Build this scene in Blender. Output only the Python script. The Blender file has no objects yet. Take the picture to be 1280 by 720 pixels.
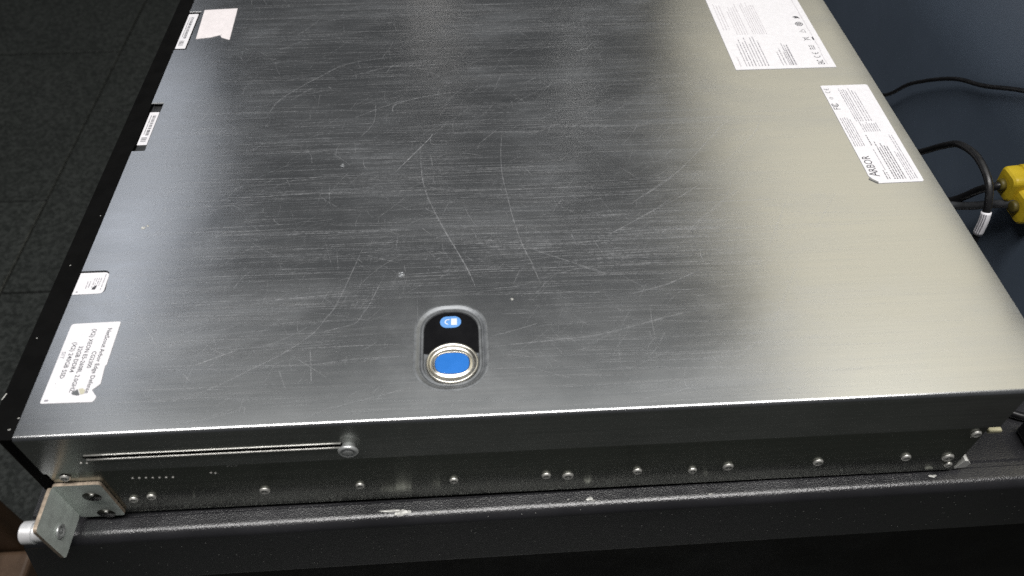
import bpy, bmesh, math, random
from mathutils import Vector, Matrix

# ------------------------------------------------------------------ camera, light, exposure
sc = bpy.context.scene
COL = sc.collection
H = 0.0876            # lid height above the table
LX = 0.5349           # lid depth
cam_d = bpy.data.cameras.new('camera')
cam = bpy.data.objects.new('camera', cam_d)
COL.objects.link(cam)
cam_d.sensor_width = 36.0
cam_d.lens = 966.418 / 1280 * 36
cam_d.clip_start = 0.01
cam_d.clip_end = 60
cam.matrix_world = Matrix(((0.99837021, 0.04101952, -0.03967783, 0.2332819),
                           (-0.05699149, 0.75295869, -0.65559528, -0.20628207),
                           (0.00298357, 0.6567881, 0.75406929, 0.42274406),
                           (0, 0, 0, 1)))
cam_d.dof.use_dof = True
cam_d.dof.focus_distance = 0.52
cam_d.dof.aperture_fstop = 10
sc.camera = cam

world = bpy.data.worlds.new('World')
sc.world = world
world.use_nodes = True
wb = world.node_tree.nodes['Background']
wb.inputs[0].default_value = (0.9, 0.95, 1.0, 1)
wb.inputs[1].default_value = 0.032


def area(name, loc, sx, sy, power, col, rot=(0, 0, 0)):
    d = bpy.data.lights.new(name, 'AREA')
    d.shape = 'RECTANGLE'
    d.size, d.size_y = sx, sy
    d.energy = power
    d.color = col
    o = bpy.data.objects.new(name, d)
    o.location = loc
    o.rotation_euler = rot
    COL.objects.link(o)
    return o


# ceiling lights: a row over the near side, a warm bank to the right, a strip to the left
area('ceiling_lamp_near', (0.25, -0.20, 2.05), 2.5, 0.45, 58, (1.0, 0.98, 0.96))
area('ceiling_lamp_mid', (0.35, 0.85, 2.05), 3.0, 0.7, 4.2, (0.97, 1.0, 0.98))
area('ceiling_lamp_warm', (2.95, 2.2, 2.0), 3.3, 3.6, 36, (1.0, 0.93, 0.72))
area('ceiling_lamp_strip', (-1.22, 2.35, 2.0), 0.36, 1.9, 2.7, (0.85, 0.9, 1.0))
area('ceiling_lamp_far', (0.02, 3.95, 2.0), 0.28, 0.2, 0.3, (1.0, 0.95, 0.9))
area('ceiling_lamp_spot', (0.73, 2.95, 2.0), 0.16, 0.10, 0.10, (1.0, 0.98, 0.94))

sc.view_settings.view_transform = 'Standard'
sc.view_settings.look = 'None'
sc.view_settings.exposure = 0
sc.view_settings.gamma = 1
sc.render.engine = 'CYCLES'
sc.cycles.use_denoising = False
sc.cycles.max_bounces = 6
sc.cycles.sample_clamp_indirect = 0.8
sc.cycles.blur_glossy = 0.6

# ------------------------------------------------------------------ helpers


def link(name, me, mat=None, parent=None, loc=None):
    o = bpy.data.objects.new(name, me)
    COL.objects.link(o)
    if mat is not None and me is not None and not me.materials:
        me.materials.append(mat)
    if parent:
        o.parent = parent
    if loc is not None:
        o.location = loc
    return o


def obj(name, bm, mat=None, parent=None, smooth=False, loc=None):
    me = bpy.data.meshes.new(name)
    bmesh.ops.recalc_face_normals(bm, faces=bm.faces[:])
    bm.to_mesh(me)
    bm.free()
    if smooth:
        for p in me.polygons:
            p.use_smooth = True
    return link(name, me, mat, parent, loc)


def tag(o, label=None, cat=None, group=None, kind=None):
    if label:
        o['label'] = label
    if cat:
        o['category'] = cat
    if group:
        o['group'] = group
    if kind:
        o['kind'] = kind
    return o


def empty(name, loc=(0, 0, 0)):
    o = bpy.data.objects.new(name, None)
    o.location = loc
    o.empty_display_size = 0.02
    COL.objects.link(o)
    return o


def box(bm, a, b, bevel=0.0, seg=2):
    vs = [bm.verts.new((x, y, z)) for x in (a[0], b[0]) for y in (a[1], b[1]) for z in (a[2], b[2])]
    F = [(0, 1, 3, 2), (4, 6, 7, 5), (0, 4, 5, 1), (2, 3, 7, 6), (0, 2, 6, 4), (1, 5, 7, 3)]
    fs = [bm.faces.new([vs[i] for i in f]) for f in F]
    bmesh.ops.recalc_face_normals(bm, faces=fs)
    if bevel:
        es = list({e for f in fs for e in f.edges})
        bmesh.ops.bevel(bm, geom=es, offset=bevel, segments=seg, affect='EDGES', profile=0.5)
    return bm


def rrect(x0, y0, x1, y1, r, n=6):
    pts = []
    for cx, cy, a0 in ((x1 - r, y1 - r, 0), (x0 + r, y1 - r, 90), (x0 + r, y0 + r, 180), (x1 - r, y0 + r, 270)):
        for i in range(n + 1):
            a = math.radians(a0 + 90 * i / n)
            pts.append((cx + r * math.cos(a), cy + r * math.sin(a)))
    return pts


def ring_strip(bm, loops, close=True):
    """quads between successive loops of equal length"""
    vl = [[bm.verts.new(p) for p in lp] for lp in loops]
    for a, b in zip(vl, vl[1:]):
        n = len(a)
        for i in range(n if close else n - 1):
            j = (i + 1) % n
            bm.faces.new((a[i], a[j], b[j], b[i]))
    return vl


def prism(bm, pts, z0, z1, to=lambda x, y, z: (x, y, z)):
    n = len(pts)
    a = [bm.verts.new(to(x, y, z0)) for x, y in pts]
    b = [bm.verts.new(to(x, y, z1)) for x, y in pts]
    bm.faces.new(a[::-1])
    bm.faces.new(b)
    for i in range(n):
        j = (i + 1) % n
        bm.faces.new((a[i], a[j], b[j], b[i]))
    return bm


def fill(bm, loops):
    """planar fill of an outer loop with holes; loops are lists of 3-D points"""
    es = []
    out = []
    for lp in loops:
        vs = [bm.verts.new(p) for p in lp]
        out.append(vs)
        for i in range(len(vs)):
            es.append(bm.edges.new((vs[i], vs[(i + 1) % len(vs)])))
    bmesh.ops.triangle_fill(bm, use_beauty=True, use_dissolve=False, edges=es)
    return out


def offset(pts, offs):
    """inset a CCW polygon; offs = one value or one per edge"""
    n = len(pts)
    if not isinstance(offs, (list, tuple)):
        offs = [offs] * n
    ln = []
    for i in range(n):
        (x0, y0), (x1, y1) = pts[i], pts[(i + 1) % n]
        dx, dy = x1 - x0, y1 - y0
        l = math.hypot(dx, dy)
        nx, ny = -dy / l, dx / l
        ln.append((nx, ny, nx * x0 + ny * y0 + offs[i]))
    res = []
    for i in range(n):
        a, b = ln[i - 1], ln[i]
        det = a[0] * b[1] - a[1] * b[0]
        if abs(det) < 1e-6:
            res.append((pts[i][0] + b[0] * offs[i], pts[i][1] + b[1] * offs[i]))
        else:
            res.append(((a[2] * b[1] - a[1] * b[2]) / det, (a[0] * b[2] - a[2] * b[0]) / det))
    return res


def lathe(bm, prof, n=20, to=lambda x, y, z: (x, y, z)):
    """prof: (r, h) pairs around the local z axis, closed with a cap at the last point"""
    loops = [[to(r * math.cos(2 * math.pi * i / n), r * math.sin(2 * math.pi * i / n), h) for i in range(n)] for r, h in prof]
    vl = ring_strip(bm, loops)
    bm.faces.new(vl[-1])
    bm.faces.new(vl[0][::-1])
    return bm


def catmull(P, k=8):
    P = [Vector(p) for p in P]
    P = [P[0] * 2 - P[1]] + P + [P[-1] * 2 - P[-2]]
    out = []
    for i in range(1, len(P) - 2):
        a, b, c, d = P[i - 1:i + 3]
        for j in range(k):
            t = j / k
            out.append(0.5 * ((2 * b) + (c - a) * t + (2 * a - 5 * b + 4 * c - d) * t * t + (3 * b - a - 3 * c + d) * t ** 3))
    out.append(P[-2])
    return out


def tube(bm, pts, r, n=12):
    up = Vector((0, 0, 1))
    loops = []
    nrm = None
    for i, p in enumerate(pts):
        t = (pts[min(i + 1, len(pts) - 1)] - pts[max(i - 1, 0)]).normalized()
        if nrm is None:
            nrm = t.orthogonal().normalized()
        nrm = (nrm - t * nrm.dot(t)).normalized()
        bn = t.cross(nrm)
        rr = r(i / (len(pts) - 1)) if callable(r) else r
        loops.append([p + (nrm * math.cos(2 * math.pi * k / n) + bn * math.sin(2 * math.pi * k / n)) * rr for k in range(n)])
    vl = ring_strip(bm, loops)
    bm.faces.new(vl[0][::-1])
    bm.faces.new(vl[-1])
    return bm


# ------------------------------------------------------------------ materials
class N:
    def __init__(self, name):
        self.m = bpy.data.materials.new(name)
        self.m.use_nodes = True
        self.t = self.m.node_tree
        self.p = self.t.nodes['Principled BSDF']
        self.out = self.t.nodes['Material Output']

    def n(self, typ, **kw):
        nd = self.t.nodes.new(typ)
        for k, v in kw.items():
            setattr(nd, k, v)
        return nd

    def l(self, a, b):
        self.t.links.new(a, b)

    def coord(self, scale=(1, 1, 1), rot=(0, 0, 0), src=None):
        if src is None:
            src = self.n('ShaderNodeTexCoord').outputs['Object']
        mp = self.n('ShaderNodeMapping')
        mp.inputs['Scale'].default_value = scale
        mp.inputs['Rotation'].default_value = rot
        self.l(src, mp.inputs[0])
        return mp.outputs[0]

    def noise(self, vec, scale=1.0, detail=4.0, rough=0.5, dist=0.0):
        nd = self.n('ShaderNodeTexNoise')
        nd.inputs['Scale'].default_value = scale
        nd.inputs['Detail'].default_value = detail
        nd.inputs['Roughness'].default_value = rough
        nd.inputs['Distortion'].default_value = dist
        self.l(vec, nd.inputs['Vector'])
        return nd.outputs['Fac']

    def rng(self, v, a, b, c=0.0, d=1.0):
        nd = self.n('ShaderNodeMapRange')
        nd.interpolation_type = 'SMOOTHSTEP'
        for i, x in zip((1, 2, 3, 4), (a, b, c, d)):
            nd.inputs[i].default_value = x
        self.l(v, nd.inputs[0])
        return nd.outputs[0]

    def math(self, op, a, b=None):
        nd = self.n('ShaderNodeMath', operation=op)
        for i, x in enumerate((a, b)):
            if x is None:
                continue
            if isinstance(x, (int, float)):
                nd.inputs[i].default_value = x
            else:
                self.l(x, nd.inputs[i])
        return nd.outputs[0]

    def mix(self, f, a, b):
        nd = self.n('ShaderNodeMix', data_type='RGBA')
        for s, x in ((0, f), (6, a), (7, b)):
            if isinstance(x, (int, float)):
                nd.inputs[s].default_value = x
            elif isinstance(x, tuple):
                nd.inputs[s].default_value = (*x, 1) if len(x) == 3 else x
            else:
                self.l(x, nd.inputs[s])
        return nd.outputs[2]

    def bump(self, h, strength, dist, normal=None):
        nd = self.n('ShaderNodeBump')
        nd.inputs['Strength'].default_value = strength
        nd.inputs['Distance'].default_value = dist
        self.l(h, nd.inputs['Height'])
        if normal is not None:
            self.l(normal, nd.inputs['Normal'])
        return nd.outputs[0]

    def set(self, **kw):
        nm = dict(col='Base Color', rough='Roughness', metal='Metallic', normal='Normal', aniso='Anisotropic',
                  tangent='Tangent', alpha='Alpha', coat='Coat Weight', spec='Specular IOR Level', arot='Anisotropic Rotation')
        for k, v in kw.items():
            s = self.p.inputs[nm[k]]
            if isinstance(v, (int, float)):
                s.default_value = v
            elif isinstance(v, tuple):
                s.default_value = (*v, 1)
            else:
                self.l(v, s)
        return self


def simple(name, col, rough=0.5, metal=0.0, var=0.15, scale=60, bumps=0.0, coat=0.0, spec=0.5):
    m = N(name)
    nz = m.noise(m.coord(), scale, 5, 0.6)
    k = m.rng(nz, 0.3, 0.7)
    c0 = tuple(c * (1 - var) for c in col)
    c1 = tuple(min(1, c * (1 + var)) for c in col)
    m.set(col=m.mix(k, c0, c1), rough=m.rng(nz, 0.2, 0.8, rough * 0.85, min(1, rough * 1.15)), metal=metal, coat=coat, spec=spec)
    if bumps:
        m.set(normal=m.bump(m.noise(m.coord(), scale * 12, 3), bumps, 0.0005))
    return m.m


def steel(name, col0, col1, r0, r1, dust_lo, dust_hi, dust_col, aniso=0.75, wav=0.13, fine=0.05):
    """brushed sheet steel: grain along x, rubbed hazy patches, dust in the grain"""
    m = N(name)
    g1 = m.noise(m.coord((5, 700, 700)), 1.0, 4, 0.65)
    g2 = m.noise(m.coord((28, 2600, 2600)), 1.0, 2, 0.6)
    g3 = m.noise(m.coord((9, 160, 160), (0, 0, 0.05)), 1.0, 4, 0.6)
    speck = m.noise(m.coord(), 1100, 3, 0.7)
    patch = m.noise(m.coord((9, 16, 16)), 1.0, 6, 0.62, 0.4)
    cloud = m.noise(m.coord(), 5.0, 3, 0.5)
    grain = m.math('ADD', m.math('MULTIPLY', g1, 0.6), m.math('MULTIPLY', g2, 0.4))
    # haze: streaky rubbed zones, stronger where the patch noise is high
    streak = m.rng(g1, 0.46, 0.74)
    haze = m.math('MULTIPLY', m.rng(patch, 0.38, 0.68), m.rng(g3, 0.25, 0.66))
    d = m.math('ADD', m.math('MULTIPLY', streak, 0.12), m.math('MULTIPLY', haze, 0.65))
    d = m.math('ADD', d, m.math('MULTIPLY', m.rng(speck, 0.52, 0.78), 0.8))
    fac = m.rng(d, 0.0, 1.6, dust_lo, dust_hi)
    m.set(col=m.mix(m.rng(grain, 0.35, 0.65), col0, col1), metal=1.0,
          rough=m.rng(m.math('ADD', m.math('MULTIPLY', patch, 0.85), m.math('MULTIPLY', g1, 0.15)), 0.3, 0.7, r0, r1),
          aniso=aniso)
    tg = m.n('ShaderNodeTangent', direction_type='UV_MAP', uv_map='grain')
    m.l(tg.outputs[0], m.p.inputs['Tangent'])
    b = m.bump(cloud, wav, 0.004)
    b = m.bump(grain, fine, 0.0002, b)
    m.set(normal=b)
    df = m.n('ShaderNodeBsdfDiffuse')
    df.inputs['Color'].default_value = (*dust_col, 1)
    m.l(b, df.inputs['Normal'])
    ms = m.n('ShaderNodeMixShader')
    m.l(fac, ms.inputs[0])
    m.l(m.p.outputs[0], ms.inputs[1])
    m.l(df.outputs[0], ms.inputs[2])
    m.l(ms.outputs[0], m.out.inputs['Surface'])
    return m.m


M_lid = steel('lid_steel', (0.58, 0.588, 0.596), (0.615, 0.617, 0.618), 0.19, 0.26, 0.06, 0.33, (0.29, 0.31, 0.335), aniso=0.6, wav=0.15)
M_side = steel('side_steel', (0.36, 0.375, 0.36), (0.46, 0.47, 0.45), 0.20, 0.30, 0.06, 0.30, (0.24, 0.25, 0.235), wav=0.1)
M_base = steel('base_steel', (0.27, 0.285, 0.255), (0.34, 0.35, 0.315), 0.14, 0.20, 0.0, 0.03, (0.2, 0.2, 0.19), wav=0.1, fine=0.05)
M_inner = simple('inner_steel', (0.16, 0.16, 0.16), 0.45, 1.0)
M_rivet = simple('rivet_steel', (0.80, 0.79, 0.74), 0.36, 0.7)
M_pin = simple('pin_zinc', (0.74, 0.76, 0.75), 0.36, 0.7)
M_rim = simple('rim_steel', (0.22, 0.23, 0.24), 0.48, 0.7, 0.12, 200)
M_chrome = simple('warm_chrome', (0.72, 0.69, 0.62), 0.34, 1.0, 0.06)
M_bezel = simple('black_bezel', (0.004, 0.004, 0.004), 0.7, 0, 0.2, 90, spec=0.04)
M_gloss = simple('black_gloss', (0.004, 0.004, 0.005), 0.32, spec=0.3)
M_blue = simple('button_blue', (0.020, 0.175, 0.60), 0.35, 0, 0.06)
M_badge = simple('badge_blue', (0.13, 0.33, 0.72), 0.4, 0, 0.08)
M_icon = simple('icon_white', (0.75, 0.8, 0.85), 0.5, 0, 0.05)
M_paper = simple('label_paper', (0.82, 0.81, 0.84), 0.45, 0, 0.03, 300)
M_ink = simple('label_ink', (0.06, 0.06, 0.07), 0.6, 0, 0.3, 900)
M_inkfaint = simple('faint_ink', (0.24, 0.23, 0.26), 0.6, 0, 0.2, 900)
M_pink = simple('faded_sticker', (0.83, 0.78, 0.79), 0.5, 0, 0.04, 200)
M_glue = simple('glue', (0.62, 0.60, 0.47), 0.5, 0, 0.1)
M_ear = simple('zinc_plate', (0.70, 0.76, 0.71), 0.45, 0.2, 0.12, 120)
M_brass = simple('copper_edge', (0.43, 0.35, 0.27), 0.5, 0.4, 0.3, 200)
M_dark = simple('dark_hole', (0.02, 0.02, 0.016), 0.35, 0.6)
M_alu = simple('knob_aluminium', (0.85, 0.85, 0.86), 0.35, 0.4, 0.06)
M_rubber = simple('cable_rubber', (0.012, 0.012, 0.013), 0.38, 0, 0.25, 200)
M_grey = simple('grey_cable', (0.06, 0.063, 0.068), 0.4, 0, 0.2, 200)
M_yellow = simple('yellow_plastic', (0.60, 0.43, 0.02), 0.5, 0, 0.12, 60)
M_grip = simple('dark_yellow_rubber', (0.10, 0.08, 0.015), 0.55)
M_white = simple('white_plastic', (0.75, 0.75, 0.72), 0.5, 0, 0.05)
M_tab = simple('brass_tab', (0.66, 0.62, 0.42), 0.4, 0.3, 0.1)
M_chip = simple('bare_chip', (0.55, 0.55, 0.52), 0.5, 0.3, 0.3, 500)


def scratch_mat():
    m = N('scratch_metal')
    nz = m.noise(m.coord((350, 350, 1)), 1.0, 4, 0.7)
    at = m.n('ShaderNodeAttribute', attribute_name='depth')
    m.set(col=(0.58, 0.59, 0.61), rough=0.5, metal=0.2,
          alpha=m.math('MULTIPLY', m.rng(nz, 0.3, 0.72, 0.12, 1.0), at.outputs['Fac']))
    return m.m


M_scr = scratch_mat()


def table_mat():
    m = N('black_powder_coat')
    c = m.coord()
    peel = m.noise(c, 1150, 2, 0.5)
    big = m.noise(c, 14, 5, 0.6)
    dust = m.noise(c, 1100, 2, 0.7)
    dz = m.math('MULTIPLY', m.rng(dust, 0.62, 0.85), m.rng(big, 0.35, 0.75))
    m.set(col=m.mix(dz, m.mix(m.rng(big, 0.3, 0.7), (0.017, 0.017, 0.019), (0.026, 0.026, 0.029)), (0.10, 0.10, 0.095)),
          rough=m.rng(big, 0.3, 0.7, 0.2, 0.3), spec=0.8,
          normal=m.bump(peel, 0.45, 0.0004))
    return m.m


M_table = table_mat()


def granite(name, a, b):
    m = N(name)
    oi = m.n('ShaderNodeObjectInfo')
    ad = m.n('ShaderNodeVectorMath', operation='ADD')
    m.l(m.n('ShaderNodeTexCoord').outputs['Object'], ad.inputs[0])
    m.l(oi.outputs['Location'], ad.inputs[1])
    c = m.coord(src=ad.outputs[0])
    v = m.n('ShaderNodeTexVoronoi')
    v.inputs['Scale'].default_value = 170
    m.l(c, v.inputs['Vector'])
    sp = m.n('ShaderNodeSeparateColor')
    m.l(v.outputs['Color'], sp.inputs[0])
    n1 = m.noise(c, 60, 5, 0.7)
    n2 = m.noise(c, 5, 4, 0.6)
    k = m.math('ADD', m.math('MULTIPLY', sp.outputs[0], 0.5), m.math('MULTIPLY', n1, 0.6))
    col = m.mix(m.rng(k, 0.3, 0.85), a, b)
    k2 = m.math('ADD', m.math('MULTIPLY', oi.outputs['Random'], 0.25), m.math('MULTIPLY', n2, 0.5))
    col = m.mix(m.rng(k2, 0.1, 0.7, 0.0, 0.4), col, tuple(x * 0.55 for x in a))
    m.set(col=col, rough=m.rng(n1, 0.3, 0.7, 0.3, 0.45), normal=m.bump(n1, 0.08, 0.001))
    return m.m


M_shade = simple('shade_sheet', (0.020, 0.017, 0.014), 0.6, 0, 0.3, 25)
M_tile = granite('dark_granite', (0.026, 0.029, 0.027), (0.064, 0.070, 0.066))
M_grout = simple('grout', (0.012, 0.012, 0.012), 0.85)
M_wall = simple('blue_paint', (0.10, 0.130, 0.175), 0.45, 0, 0.08, 7, 0.12)


def wood(name, a, b):
    m = N(name)
    g = m.noise(m.coord((40, 40, 3)), 1.0, 6, 0.6, 0.6)
    m.set(col=m.mix(m.rng(g, 0.3, 0.7), a, b), rough=0.5, normal=m.bump(g, 0.2, 0.001))
    return m.m


M_wood_dark = wood('dark_wood', (0.035, 0.020, 0.010), (0.065, 0.036, 0.018))
M_wood_pale = wood('pale_wood', (0.075, 0.046, 0.028), (0.115, 0.072, 0.045))

# ------------------------------------------------------------------ setting: floor, wall
bm = bmesh.new()
box(bm, (-4.0, -1.6, -0.80), (2.6, 4.6, -0.756))
floor = tag(obj('floor', bm, M_grout), 'dark floor below the table', kind='structure')
TS = 0.6
tile_bm = bmesh.new()
box(tile_bm, (-TS / 2 + 0.0022, -TS / 2 + 0.0022, -0.012), (TS / 2 - 0.0022, TS / 2 - 0.0022, 0), 0.0018, 1)
tile0 = obj('tile', tile_bm, M_tile, floor)
first = True
rnd = random.Random(4)
for ci in range(7):
    x = -0.725 + TS * (ci - 3) - TS / 2
    for ri in range(10):
        y = 1.13 + TS * (ri - 4) + (0.0 if ci % 2 == 1 else 0.325) - TS / 2
        if y > 4.2 or y < -1.2:
            continue
        t = tile0 if first else tile0.copy()
        if not first:
            COL.objects.link(t)
            t.parent = floor
        first = False
        t.location = (x, y, -0.75 + rnd.uniform(-0.0008, 0.0008))

# blue panel standing on the table just behind the rear of the server
bm = bmesh.new()
box(bm, (0.603, 0.055, 0.0004), (0.632, 0.98, 0.170), 0.002, 2)
tag(obj('partition_panel', bm, M_wall), 'blue painted partition panel standing on the table behind the server', 'partition')

# ------------------------------------------------------------------ table
table = empty('metal_table')
table.rotation_euler = (0, 0, math.radians(0.48))
table.location = (0, 0.0008, 0)
tag(table, 'black powder coated steel table with a chipped rolled front edge', 'table')
# rolled front edge and apron: one bent sheet, profile in (y, z)
prof = [(0.95, 0.0), (0.0016, 0.0), (0.0006, -0.0016), (-0.0018, -0.0016), (-0.0030, -0.0002)]
R = 0.0062
cy, cz = -0.0090, -R - 0.0002
for i in range(0, 11):
    a = math.radians(90 + 9 * i)
    prof.append((cy + R * math.cos(a), cz + R * math.sin(a)))
prof += [(-0.0154, -0.020), (-0.0156, -0.0575)]
for i in range(1, 6):
    a = math.radians(180 + 18 * i)
    prof.append((-0.0156 + 0.003 + 0.003 * math.cos(a), -0.0575 + 0.003 * math.sin(a)))
prof += [(0.004, -0.0605), (0.004, -0.030), (0.95, -0.030)]


def xl(y, z):      # the left end leans out slightly towards the bottom
    return -0.030 + (0.25 * z if y < 0.0 else 0.0)


bm = bmesh.new()
NX = 60
loops = []
for (y, z) in prof:
    x0 = xl(y, z)
    loops.append([(x0 + (0.95 - x0) * k / NX, y, z) for k in range(NX + 1)])
vl = ring_strip(bm, loops, close=False)
ring_strip(bm, [loops[-1], loops[0]], close=False)
bmesh.ops.remove_doubles(bm, verts=bm.verts[:], dist=1e-6)
for side in (0, NX):
    vs = [min(bm.verts, key=lambda v: (v.co - Vector(lp[side])).length) for lp in loops]
    bm.faces.new(vs)
tt = obj('table_top', bm, M_table, table)
for p in tt.data.polygons:
    p.use_smooth = abs(p.normal.y) > 0.02 and abs(p.normal.z) > 0.02
for lx, ly in ((-0.003, 0.045), (0.92, 0.045), (-0.005, 0.90), (0.92, 0.90)):
    bm = bmesh.new()
    box(bm, (lx - 0.018, ly - 0.018, -0.75), (lx + 0.018, ly + 0.018, -0.0305), 0.003)
    obj('leg', bm, M_table, table)
bm = bmesh.new()
box(bm, (-0.022, 0.018, -0.735), (0.94, 0.024, -0.0305), 0.001, 1)  # added dark sheet standing in for the shade under the table
obj('under_table_shade', bm, M_shade, table)
# paint chips where bare metal shows on the edge
bm = bmesh.new()
rnd = random.Random(11)


def edge_point(s):
    """s = arc position across the rolled edge in metres; returns y, z, and outward normal"""
    if s < 0:
        return -0.009 - s, 0.0, 0, 1
    a = s / R
    if a > math.pi / 2:
        return -0.0152, cz - (s - R * math.pi / 2), -1, 0
    return cy - R * math.sin(a), cz + R * math.cos(a), -math.sin(a), math.cos(a)


def chip(x, s, rx, rs, n=9):
    c = []
    for i in range(n):
        a = 2 * math.pi * i / n
        k = rnd.uniform(0.55, 1.15)
        ss = s + rs * k * math.sin(a)
        y, z, ny, nz = edge_point(ss)
        e = 0.00025 + (0.0004 if ss > R * 1.5 else 0)
        c.append(bm.verts.new((x + rx * k * math.cos(a), y + ny * e, z + nz * e)))
    y, z, ny, nz = edge_point(s)
    mid = bm.verts.new((x, y + ny * 0.0007, z + nz * 0.0007))
    for i in range(n):
        bm.faces.new((c[i], c[(i + 1) % n], mid))


for x, s, rx, rs in ((0.1755, -0.0008, 0.007, 0.0009), (0.1815, 0.001, 0.0038, 0.0021), (0.1710, -0.0010, 0.004, 0.0006), (0.1862, 0.0004, 0.0016, 0.0012),
                     (0.2010, 0.0014, 0.0030, 0.0006), (0.2915, -0.001, 0.0024, 0.0012), (0.2790, -0.0012, 0.0007, 0.0006), (0.2935, 0.0003, 0.0014, 0.0006),
                     (0.3630, 0.0006, 0.0016, 0.0008), (0.4985, -0.0022, 0.0026, 0.0011),
                     (0.0595, 0.001, 0.0010, 0.0005)):
    chip(x, s, rx, rs)
for i in range(180):
    q = rnd.random()
    chip(rnd.uniform(0.0, 0.57), 0.011 + 0.045 * q, rnd.uniform(0.00018, 0.0005), rnd.uniform(0.00025, 0.0007), 5)
for i in range(26):
    chip(rnd.uniform(0.0, 0.57), rnd.uniform(-0.005, 0.006), rnd.uniform(0.0002, 0.0006), rnd.uniform(0.0002, 0.0004), 5)
tag(obj('paint_chips', bm, M_chip, table), kind='stuff')

# ------------------------------------------------------------------ wooden box on the floor, lower left
wbx = empty('wooden_box', (-0.50, 0.15, -0.75))
tag(wbx, 'brown wooden box on the floor with a dark board standing behind its pale top', 'box')
bm = bmesh.new()
box(bm, (-0.25, -0.25, 0.0), (0.175, 0.056, 0.25), 0.006, 3)
obj('box_body', bm, M_wood_pale, wbx)
bm = bmesh.new()
box(bm, (-0.24, 0.0575, 0.0), (0.160, 0.088, 0.52), 0.006, 3)
obj('back_board', bm, M_wood_dark, wbx)

# ------------------------------------------------------------------ server
srv = empty('server_chassis')
tag(srv, 'scratched brushed steel rack server with white stickers lying on the black table', 'server')


def grain_uv(o):
    me = o.data
    uv = me.uv_layers.new(name='grain')
    for lp in me.loops:
        v = me.vertices[lp.vertex_index].co
        uv.data[lp.index].uv = (v.y - v.z, v.x)
    return o


r = 0.0021
XS = 0.5155           # rear end of the skirt
hole = rrect(0.1965, 0.0174, 0.2350, 0.0739, 0.0165, 10)
n1 = [(0, 0.1122)] + [(0.0138 + 0.003 * math.cos(math.radians(a)), 0.1082 + 0.003 * math.sin(math.radians(a))) for a in (90, 60, 30, 0)] + \
     [(0.0150 + 0.003 * math.cos(math.radians(a)), 0.0970 + 0.003 * math.sin(math.radians(a))) for a in (0, -30, -60, -90)] + [(0, 0.0938)]
n1[0] = (0, 0.1112)
outline = [(0, r), (XS, r), (XS, 0.0035), (LX, 0.0035), (LX, 0.434), (0, 0.434),
           (0, 0.4040), (0.0094, 0.4040), (0.0094, 0.3470), (0, 0.3470),
           (0, 0.2765), (0.0087, 0.2765), (0.0087, 0.2223), (0, 0.2223)] + n1
c = 0.0005
offs = [0.0] + [c] * (len(outline) - 1)
inner = offset(outline, offs)
bm = bmesh.new()
fill(bm, [[(x, y, H) for x, y in inner], [(x, y, H) for x, y in hole]])
nO = len(outline)
ring_strip(bm, [[(x, y, H) for x, y in inner], [(x, y, H - c) for x, y in outline], [(x, y, H - 0.0012) for x, y in outline]])
# hole wall
ring_strip(bm, [[(x, y, H) for x, y in hole], [(x, y, H - 0.0006) for x, y in hole]])
# near fold
fold = []
for i in range(17):
    a = math.pi / 2 * i / 16
    y, z = r - r * math.sin(a), H - r + r * math.cos(a)
    x0, x1 = (c * (1 - i / 16), XS - c * (1 - i / 16))
    fold.append([(x0 + (x1 - x0) * k / 30, y, z) for k in range(31)])
ring_strip(bm, fold, close=False)
# skirt with the long slot
ZS = 0.0521
slot = [(x, z) for x, z in rrect(0.0262, 0.0651, 0.1595, 0.0689, 0.0018, 5)]
sk = [(0, ZS), (XS, ZS), (XS, H - r), (0, H - r)]
fill(bm, [[(x, 0, z) for x, z in sk], [(x, 0, z) for x, z in slot]])
ring_strip(bm, [[(x, 0, z) for x, z in slot], [(x, 0.0020, z) for x, z in slot]])
ring_strip(bm, [[(x, 0, z) for x, z in sk], [(x, 0.0012, z) for x, z in sk]])
lid = grain_uv(obj('lid', bm, M_lid, srv))
lid.data.materials.append(M_side)
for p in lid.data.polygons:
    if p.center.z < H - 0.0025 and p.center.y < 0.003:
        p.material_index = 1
bm = bmesh.new()
prism(bm, slot, 0.0020, 0.0024, lambda x, z, y: (x, y, z))
obj('slot_groove', bm, M_dark, lid)
# rolled lips above and below the slot
for zc, rr in ((0.0649, 0.00055), (0.0691, 0.0004)):
    bm = bmesh.new()
    tube(bm, [Vector((0.0275 + (0.1575 - 0.0275) * k / 12, -0.0001, zc)) for k in range(13)], rr, 8)
    obj('slot_lip', bm, M_rivet, lid, True)
bm = bmesh.new()
lathe(bm, [(0.0036, 0), (0.0036, 0.0022), (0.0052, 0.0026), (0.0054, 0.0030), (0.0051, 0.0038), (0.0045, 0.0043), (0.0039, 0.0044), (0.0035, 0.0038), (0.0031, 0.0038), (0.0027, 0.0043), (0.0012, 0.0045), (0.0003, 0.0045)], 24, lambda x, y, z: (x, -z, y))
obj('guide_pin', bm, M_pin, lid, True, (0.1612, 0, 0.0660))

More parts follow.
